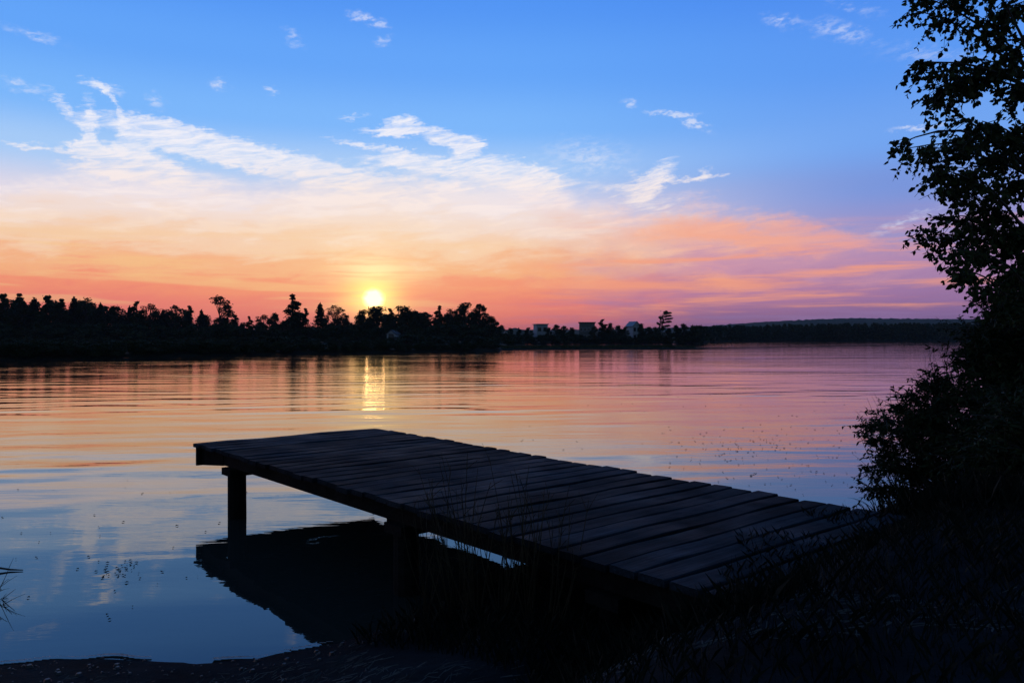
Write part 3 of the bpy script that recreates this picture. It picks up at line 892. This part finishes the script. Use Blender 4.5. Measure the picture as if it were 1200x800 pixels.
V = []
for _ in range(9000):
    x = g.uniform(-4.2, 2.6); y = g.uniform(2.6, 6.3)
    if y > shore_y(x) - .12 - abs(g.normal(0, .25)): continue
    if mnoise.noise((x * 1.1, y * 1.6, 12)) < -.12 + g.normal(0, .12): continue
    if on_jetty(x, y, .1): continue
    z = ground_z(x, y) + .004
    a = g.normal(.5, .7); L = g.uniform(.02, .09); w = g.uniform(.0015, .003)
    dx, dy = math.cos(a) * L, math.sin(a) * L
    z2 = ground_z(x + dx, y + dy) + .004 + abs(g.normal(0, .008))
    V += [(x + dy / L * w, y - dx / L * w, z), (x + dx + dy / L * w, y + dy - dx / L * w, z2), (x + dx - dy / L * w, y + dy + dx / L * w, z2 + .002), (x - dy / L * w, y + dx / L * w, z + .002)]
me = quads_mesh('straw_litter', V, 4)
tag(link('straw_litter', me, M['straw']), 'scattered straw and dead grass on the damp sand', 'litter', kind='stuff')

V = []
for _ in range(380):
    x = g.uniform(-4.6, 1.6); y = shore_y(x) - abs(g.normal(0, .45)) + .08
    if on_jetty(x, y, .1): continue
    r = .006 + .02 * g.random() ** 3; z = ground_z(x, y) + r * .25
    k = 6; ang = [2 * math.pi * i / k + g.uniform(-.3, .3) for i in range(k)]
    rr = [r * g.uniform(.75, 1.2) for _ in range(k)]
    top = [(x + rr[i] * .55 * math.cos(ang[i]), y + rr[i] * .55 * math.sin(ang[i]), z + r * .45) for i in range(k)]
    bot = [(x + rr[i] * math.cos(ang[i]), y + rr[i] * math.sin(ang[i]), z - r * .4) for i in range(k)]
    for i in range(k):
        j = (i + 1) % k; V += [bot[i], bot[j], top[j], top[i]]
    V += [top[0], top[1], top[2], top[3]]; V += [top[0], top[3], top[4], top[5]]
me = quads_mesh('pebbles', V, 4)
tag(link('pebbles', me, M['pebble']), 'small pebbles strewn along the wet edge of the shore', 'pebbles', kind='stuff')

V = []
def fleck(px, py):
    d = EYE * F / (py - HY)
    x = (px - 600) / F * d + g.normal(0, .05); y = d + g.normal(0, .12)
    if y < shore_y(x) + .05 or on_jetty(x, y, .1): return
    r = g.uniform(.006, .018) * (.6 + d / 14); a = g.uniform(0, 6.28); e = g.uniform(.35, 1)
    ca, sa = math.cos(a), math.sin(a)
    V.extend([(x + r * ca, y + r * sa, .006), (x - e * r * sa, y + e * r * ca, .012), (x - r * ca, y - r * sa, .006), (x + e * r * sa, y - e * r * ca, .014)])
for _ in range(60): fleck(g.normal(283, 18), g.normal(597, 6))
for _ in range(120): fleck(g.uniform(780, 1000), g.normal(540, 24))
for _ in range(60): fleck(g.normal(880, 40), g.normal(520, 8))
for _ in range(34): fleck(g.uniform(0, 240), g.uniform(560, 720))
for _ in range(40): fleck(g.normal(138, 14), g.normal(666, 6))
for _ in range(40): fleck(g.uniform(600, 1000), g.uniform(460, 530))
me = quads_mesh('floating_flecks', V, 4)
tag(link('floating_flecks', me, M['fleck']), 'small dark flecks of plant matter drifting on the water', 'flecks', kind='stuff')

# ------------------------------------------------------------------ sky
SUN_AZ, SUN_EL = az_el(438, 350)
world = bpy.data.worlds.new('World'); scene.world = world; world.use_nodes = True
nt = world.node_tree; nt.nodes.clear()
class S:
    """tiny expression layer over shader nodes"""
    def __init__(s, sock): s.s = sock
    def _m(s, op, *a):
        n = nt.nodes.new('ShaderNodeMath'); n.operation = op
        for i, v in enumerate((s,) + a):
            if isinstance(v, S): nt.links.new(v.s, n.inputs[i])
            else: n.inputs[i].default_value = v
        return S(n.outputs[0])
    def __add__(s, o): return s._m('ADD', o)
    __radd__ = __add__
    def __sub__(s, o): return s._m('SUBTRACT', o)
    def __rsub__(s, o): return (s * -1.0) + o
    def __mul__(s, o): return s._m('MULTIPLY', o)
    __rmul__ = __mul__
    def __truediv__(s, o): return s._m('DIVIDE', o)
    def pw(s, o): return s._m('POWER', o)
    def mx(s, o): return s._m('MAXIMUM', o)
    def mn(s, o): return s._m('MINIMUM', o)
def srng(v, a, b, t0=0.0, t1=1.0, mode='SMOOTHSTEP'):
    n = nt.nodes.new('ShaderNodeMapRange'); n.interpolation_type = mode
    for k, x in zip(('From Min', 'From Max', 'To Min', 'To Max'), (a, b, t0, t1)): n.inputs[k].default_value = x
    nt.links.new(v.s, n.inputs['Value']); return S(n.outputs[0])
def comb(a, b, c=0.0):
    n = nt.nodes.new('ShaderNodeCombineXYZ')
    for i, v in enumerate((a, b, c)):
        if isinstance(v, S): nt.links.new(v.s, n.inputs[i])
        else: n.inputs[i].default_value = v
    return n.outputs[0]
def fbm(vec, scale, detail=5, rough=.55, dist=0.0, col=False):
    n = nt.nodes.new('ShaderNodeTexNoise')
    n.inputs['Scale'].default_value = scale; n.inputs['Detail'].default_value = detail
    n.inputs['Roughness'].default_value = rough; n.inputs['Distortion'].default_value = dist
    nt.links.new(vec, n.inputs['Vector'])
    if col:
        sp = nt.nodes.new('ShaderNodeSeparateColor'); nt.links.new(n.outputs['Color'], sp.inputs[0])
        return S(sp.outputs[0]), S(sp.outputs[1])
    return S(n.outputs['Fac'])
def lin(c):
    return tuple((v / 255 / 12.92 if v / 255 <= .04045 else ((v / 255 + .055) / 1.055) ** 2.4) for v in c)
def ramp(v, lo, hi, stops, srgb=True, interp='EASE'):
    f = srng(v, lo, hi, 0, 1, 'LINEAR')
    n = nt.nodes.new('ShaderNodeValToRGB'); cr = n.color_ramp; cr.interpolation = interp
    while len(cr.elements) > 1: cr.elements.remove(cr.elements[-1])
    for i, (p, c) in enumerate(stops):
        e = cr.elements[0] if i == 0 else cr.elements.new(min(1, max(0, (p - lo) / (hi - lo))))
        if i == 0: e.position = min(1, max(0, (p - lo) / (hi - lo)))
        c = lin(c) if srgb else (c, c, c)
        e.color = (*c, 1)
    nt.links.new(f.s, n.inputs[0])
    return n.outputs[0]
def mixc(f, a, b, mode='MIX'):
    n = nt.nodes.new('ShaderNodeMix'); n.data_type = 'RGBA'; n.blend_type = mode; n.clamp_factor = True
    if isinstance(f, S): nt.links.new(f.s, n.inputs['Factor'])
    else: n.inputs['Factor'].default_value = f
    for i, v in ((6, a), (7, b)):
        if isinstance(v, tuple): n.inputs[i].default_value = (*v, 1)
        else: nt.links.new(v, n.inputs[i])
    return n.outputs[2]

tc = nt.nodes.new('ShaderNodeTexCoord')
sp = nt.nodes.new('ShaderNodeSeparateXYZ'); nt.links.new(tc.outputs['Generated'], sp.inputs[0])
dx, dy, dz = S(sp.outputs[0]), S(sp.outputs[1]), S(sp.outputs[2])
AZ = dx._m('ARCTAN2', dy) * (180 / math.pi)
EL = dz.mx(-1.0).mn(1.0)._m('ARCSINE') * (180 / math.pi)
ELp = EL.mx(0.0)
uv = comb(AZ, EL)
# wind-torn displacement of all cloud shapes
wx, wy = fbm(comb(AZ * .6, EL * 1.5), .42, 6, .6, 0, True)
w2x, w2y = fbm(comb(AZ, EL * 1.6, 5.0), 1.9, 5, .62, 0, True)
AW = AZ + (wx - .5) * 5.0 + (w2x - .5) * 1.2
EW = EL + (wy - .5) * 3.4 + (w2y - .5) * 1.1
wuv = comb(AW, EW)
streak = fbm(comb(AZ * .22 + EL * .16, EL * 1.35 - AZ * .14), .9, 8, .66, .5)     # fibres falling to the right
streak2 = fbm(comb(AZ * .10, EL * 1.5, 3.0), .75, 6, .6, .3)                       # flat bands near the horizon

# clear air
left = ramp(ELp, 0, 90, [(0, (236, 150, 140)), (3, (244, 174, 150)), (6, (240, 206, 190)), (9, (226, 220, 236)), (12, (168, 206, 252)), (15, (122, 184, 255)), (19, (98, 166, 252)), (23.5, (80, 150, 247)), (32, (52, 106, 192)), (50, (38, 74, 124)), (90, (28, 54, 84))])
right = ramp(ELp, 0, 90, [(0, (112, 88, 142)), (2, (140, 108, 162)), (4.5, (160, 130, 182)), (7, (156, 150, 206)), (10, (122, 152, 224)), (13, (114, 167, 245)), (18, (92, 155, 246)), (23.5, (74, 140, 242)), (32, (48, 100, 184)), (50, (36, 72, 122)), (90, (28, 54, 84))])
rmix = srng(AZ, -3, 27)
base = mixc(rmix, left, right)

# cloud sheet below a ragged upper rim
rim = ramp(AZ, -60, 60, [(-60, .40), (-33, .50), (-27, .56), (-20, .545), (-13, .56), (-5, .60), (1, .61), (5, .52), (9, .50), (13, .50), (18, .445), (23.5, .375), (27, .315), (34, .27), (60, .2)], False, 'LINEAR')
RIM = S(rim) * 20.0
edge = RIM - EW
sheet = srng(edge + (streak - .5) * 2.2, -.35, 1.9)
ELn = (EL + (streak - .5) * 4.5 + (wy - .5) * 3.0).mx(0.0)
ELn = ELn + (ELp - ELn) * srng(EL, 4.5, 1.5)
sheetcol_l = ramp(ELn, 0, 24, [(0, (240, 108, 108)), (2.2, (248, 127, 112)), (3.6, (254, 148, 112)), (5.0, (255, 182, 130)), (6.6, (255, 213, 178)), (8, (254, 229, 213)), (9.6, (253, 239, 238)), (14, (250, 246, 252)), (20, (235, 240, 252))])
sheetcol_r = ramp(ELn, 0, 24, [(0, (116, 88, 142)), (1.5, (150, 106, 156)), (3, (186, 126, 166)), (5, (210, 150, 176)), (7, (244, 178, 164)), (9, (246, 198, 188)), (11, (238, 215, 226)), (14, (240, 236, 248)), (20, (225, 235, 252))])
cmix = srng(AZ + (wx - .5) * 14, -1, 17)
sheetcol = mixc(cmix, sheetcol_l, sheetcol_r)
dens = srng(streak, .34, .60, .30, 1.0)
thin = srng(EL, 2.5, 10.5, .97, .72)           # thicker towards the horizon
dens2 = dens.mx(thin)
rfade = srng(AZ, 14, 31, 1.0, .35)
sky = mixc(sheet * dens2 * rfade * .96, base, sheetcol)

# warm and violet bands low over the water
band = srng(streak2, .47, .66)
lowm = srng(EL, .6, 2.4) * srng(EL, 5.5, 9.0, 1, 0)
sky = mixc(band * lowm * srng(AZ, -2, 6) * .75, sky, lin((255, 164, 128)))
band_v = srng(streak2, .50, .34)
sky = mixc(band_v * srng(EL, 1.0, 5.2, 1, 0) * srng(AZ, -4, 8) * .55, sky, lin((158, 124, 178)))
band_l = srng(fbm(comb(AZ * .07, EL * 1.1, 8.0), .9, 5, .55, .2), .48, .62)
sky = mixc(band_l * srng(EL, 1, 3) * srng(EL, 9, 5) * srng(AZ, 2, -6) * .5, sky, lin((255, 205, 140)))

# single plumes and wisps: soft ellipses torn by the same wind
K = .0605
def stroke(px, py, a, b, ang, wt, vec):
    az, el = az_el(px, py)
    mp = nt.nodes.new('ShaderNodeMapping'); mp.vector_type = 'TEXTURE'
    mp.inputs['Location'].default_value = (az, el, 0)
    mp.inputs['Rotation'].default_value = (0, 0, R(-ang))
    mp.inputs['Scale'].default_value = (a * K * 1.5, b * K * 1.6, 1)
    nt.links.new(vec, mp.inputs['Vector'])
    sx = nt.nodes.new('ShaderNodeVectorMath'); sx.operation = 'MULTIPLY'; sx.inputs[1].default_value = (1, 1, 0)
    nt.links.new(mp.outputs[0], sx.inputs[0])
    gr = nt.nodes.new('ShaderNodeTexGradient'); gr.gradient_type = 'SPHERICAL'
    nt.links.new(sx.outputs[0], gr.inputs[0])
    return S(gr.outputs['Fac']) * wt
def total(lst, vec):
    acc = None
    for s_ in lst:
        v = stroke(*s_, vec); acc = v if acc is None else acc + v
    return acc
lx, ly = w2x, w2y
wuv2 = comb(AZ + (wx - .5) * 1.6 + (w2x - .5) * 1.5, EL + (wy - .5) * 1.0 + (w2y - .5) * .9)
plumes = [(185, 158, 50, 13, 10, 1.4), (250, 174, 62, 14, 12, 1.4), (330, 193, 80, 15, 13, 1.3), (410, 207, 80, 15, 10, 1.0), (160, 168, 16, 20, 0, .9),
          (150, 192, 40, 14, 6, 1.1), (190, 205, 75, 15, 14, 1.0), (110, 200, 40, 5, 4, .9), (104, 150, 28, 8, 84, 1.1), (107, 176, 14, 6, 0, 1.0), (76, 130, 28, 6, 48, .75),
          (55, 176, 45, 3.5, 7, .8), (85, 171, 14, 3, 4, .7), (118, 102, 20, 5, 10, .9), (129, 117, 20, 3, 52, .7),
          (472, 149, 22, 9, -4, 1.4), (452, 156, 30, 5, 6, 1.0), (520, 163, 36, 9, 12, 1.4), (548, 172, 18, 9, -24, 1.2), (428, 171, 45, 3.5, 6, .9), (470, 187, 42, 8, 2, 1.1), (505, 196, 40, 9, 4, 1.1), (590, 203, 62, 16, 8, 1.5), (630, 214, 30, 12, 25, 1.0),
          (412, 137, 20, 3, -8, .7), (772, 206, 22, 11, -38, 1.2), (752, 222, 22, 15, 40, .7), (765, 238, 60, 16, 12, .45), (700, 218, 50, 8, 8, .35), (812, 209, 36, 3.5, -2, 1.0), (828, 201, 12, 4, -20, .8)]
fib = fbm(comb(AZ * .42 + EL * .30, EL * 2.6 - AZ * .46, 2.0), .95, 11, .66, .9)
pt = total(plumes, wuv2)
pl = (pt.mn(.85) * 1.25 + (fib - .5) * 2.9 - .18) * srng(pt, 0, .3)
sky = mixc(srng(pl, -.05, 1.35) * .9, sky, ramp(ELp, 6, 18, [(6, (255, 226, 205)), (10, (255, 240, 236)), (13, (252, 248, 253)), (18, (244, 246, 255))]))
wisps = [(738, 121, 10, 5, 20, .8), (785, 133, 30, 3, 3, .7), (812, 144, 24, 5, 28, .9), (985, 36, 38, 10, 18, .5), (912, 24, 22, 7, 15, .5), (1000, 10, 40, 6, 20, .35),
         (433, 25, 24, 5, 12, .8), (345, 44, 14, 8, 35, .45), (446, 50, 14, 5, -20, .5), (258, 99, 9, 6, 10, .6), (317, 107, 8, 4, 10, .6), (38, 40, 30, 5, 6, .5), (1075, 150, 24, 3, 2, .8), (1090, 65, 60, 12, 12, .35), (185, 120, 12, 8, 40, .5), (20, 100, 40, 6, 12, .5), (1060, 260, 40, 6, -22, .5), (690, 185, 60, 22, 5, .5)]
wp = total(wisps, wuv2) * srng(fbm(comb(AZ * .8 + EL * .5, EL * 2.2 - AZ * .5), 1.3, 6, .65), .35, .62, .25, 1.2)
sky = mixc(srng(wp, .05, .8) * .62, sky, lin((232, 236, 252)))
coral = [(850, 268, 70, 12, 9, 1.1), (915, 290, 55, 9, 13, 1.1), (770, 276, 60, 12, 0, .7), (835, 327, 38, 10, 8, .9), (950, 268, 60, 10, 18, .8), (700, 300, 70, 9, 4, .7), (640, 322, 70, 10, 3, .8), (990, 288, 40, 8, 10, .8), (1000, 330, 60, 8, -6, .45)]
co = total(coral, wuv2) * srng(streak, .30, .60, .5, 1.15)
sky = mixc(srng(co, .06, .95) * .55, sky, ramp(AZ, -4, 26, [(-4, (255, 170, 115)), (8, (255, 170, 122)), (16, (255, 172, 138)), (26, (238, 165, 165))]))

# sun disc, aureole and the pillar of lit haze bands above it
rx_ = (AZ - SUN_AZ); ry_ = (EL - SUN_EL)
r2 = rx_ * rx_ + ry_ * ry_ * 1.1
bandn = srng(fbm(comb(AZ * .12, EL * 2.2, 1.5), 1.0, 5, .6, .3), .36, .62, .35, 1.25)
glow = (r2 * (-1 / 5.0))._m('EXPONENT', ) if False else S((r2 * (-1 / 4.2)).s)
def ex(v):
    return v._m('EXPONENT')
g1 = ex(rx_ * rx_ * (-1 / 3.6) + ry_ * ry_ * (-1 / 1.9)) * bandn.mx(.75)
g2 = ex(rx_ * rx_ * (-1 / 7.5) + (ry_ - 2.1) * (ry_ - 2.1) * (-1 / 1.0)) * srng(bandn, .5, 1.2, .25, 1.1)
g3 = ex(rx_ * rx_ * (-1 / 60.0) + (ry_ - 3.5) * (ry_ - 3.5) * (-1 / 14.0))
sky = mixc(g3 * .24, sky, lin((255, 222, 158)))
sky = mixc(g2 * .8, sky, lin((255, 238, 182)))
sky = mixc(g1 * 1.0, sky, lin((255, 204, 98)))
disc = srng((r2 + (w2y - .5) * .5)._m('SQRT'), .30, .92, 1, 0) + ex(r2 * (-1 / 2.4)) * .20 + ex(r2 * (-1 / 9.0)) * .05
# away from the sunset the dusk deepens
back = srng(dy, .55, -.35)
dusk = ramp(ELp, 0, 90, [(0, (116, 120, 130)), (8, (102, 118, 138)), (25, (66, 92, 122)), (90, (28, 54, 84))])
sky = mixc(back, sky, dusk)
below = srng(EL, 0, -4)
sky = mixc(below, sky, lin((40, 40, 52)))

bg1 = nt.nodes.new('ShaderNodeBackground'); bg1.inputs['Strength'].default_value = 1.04
nt.links.new(sky, bg1.inputs['Color'])
bgs = nt.nodes.new('ShaderNodeBackground'); nt.links.new(mixc(disc, (0, 0, 0), (1.0, .60, .22)), bgs.inputs['Color']); bgs.inputs['Strength'].default_value = 4.2
nish = nt.nodes.new('ShaderNodeTexSky'); nish.sky_type = 'NISHITA'; nish.sun_disc = False
nish.sun_elevation = R(SUN_EL); nish.sun_rotation = R(SUN_AZ)
bgn = nt.nodes.new('ShaderNodeBackground'); bgn.inputs['Strength'].default_value = .05
nt.links.new(nish.outputs[0], bgn.inputs['Color'])
mixn = nt.nodes.new('ShaderNodeMixShader'); mixn.inputs[0].default_value = .05
nt.links.new(bg1.outputs[0], mixn.inputs[1]); nt.links.new(bgn.outputs[0], mixn.inputs[2])
ad = nt.nodes.new('ShaderNodeAddShader'); nt.links.new(mixn.outputs[0], ad.inputs[0]); nt.links.new(bgs.outputs[0], ad.inputs[1])
out = nt.nodes.new('ShaderNodeOutputWorld'); nt.links.new(ad.outputs[0], out.inputs['Surface'])
world.cycles.sampling_method = 'MANUAL'; world.cycles.sample_map_resolution = 1024

# ------------------------------------------------------------------ evening air
hb = MB(); hb.box((0, 1600, 60), (1, 0, 0), (0, 1, 0), (0, 0, 1), 9500, 9400, 64)
hm = bpy.data.materials.new('evening_haze'); hm.use_nodes = True
hn = hm.node_tree; hn.nodes.clear()
pv = hn.nodes.new('ShaderNodeVolumePrincipled'); pv.inputs['Color'].default_value = (.75, .8, .9, 1); pv.inputs['Density'].default_value = .00008
ho = hn.nodes.new('ShaderNodeOutputMaterial'); hn.links.new(pv.outputs[0], ho.inputs['Volume'])
tag(hb.build('haze', hm), 'thin evening haze over the lake', 'haze', kind='stuff')

# ------------------------------------------------------------------ sun lamp
sl = bpy.data.lights.new('sun', 'SUN'); sl.energy = .004; sl.angle = R(1.6); sl.color = (1.0, .5, .2)
so = bpy.data.objects.new('sun', sl); COL.objects.link(so)
dirv = Vector((math.sin(R(SUN_AZ)) * math.cos(R(SUN_EL)), math.cos(R(SUN_AZ)) * math.cos(R(SUN_EL)), math.sin(R(SUN_EL))))
so.rotation_euler = dirv.to_track_quat('Z', 'Y').to_euler()
so.location = (0, 0, 30)

# ------------------------------------------------------------------ camera and render settings
cam = bpy.data.cameras.new('camera'); co_ = bpy.data.objects.new('camera', cam); COL.objects.link(co_)
cam.sensor_width = 36; cam.lens = 36 * F / 1200; cam.clip_start = .05; cam.clip_end = 30000
co_.location = (0, 0, EYE)
co_.rotation_euler = (R(90), 0, 0)
cam.shift_y = -(400 - HY) / 1200
scene.camera = co_
scene.render.engine = 'CYCLES'
vs = scene.view_settings
vs.view_transform = 'Standard'; vs.look = 'None'; vs.exposure = 0; vs.gamma = 1; vs.use_curve_mapping = False
scene.cycles.use_denoising = True
scene.cycles.max_bounces = 6
scene.cycles.sample_clamp_indirect = 4
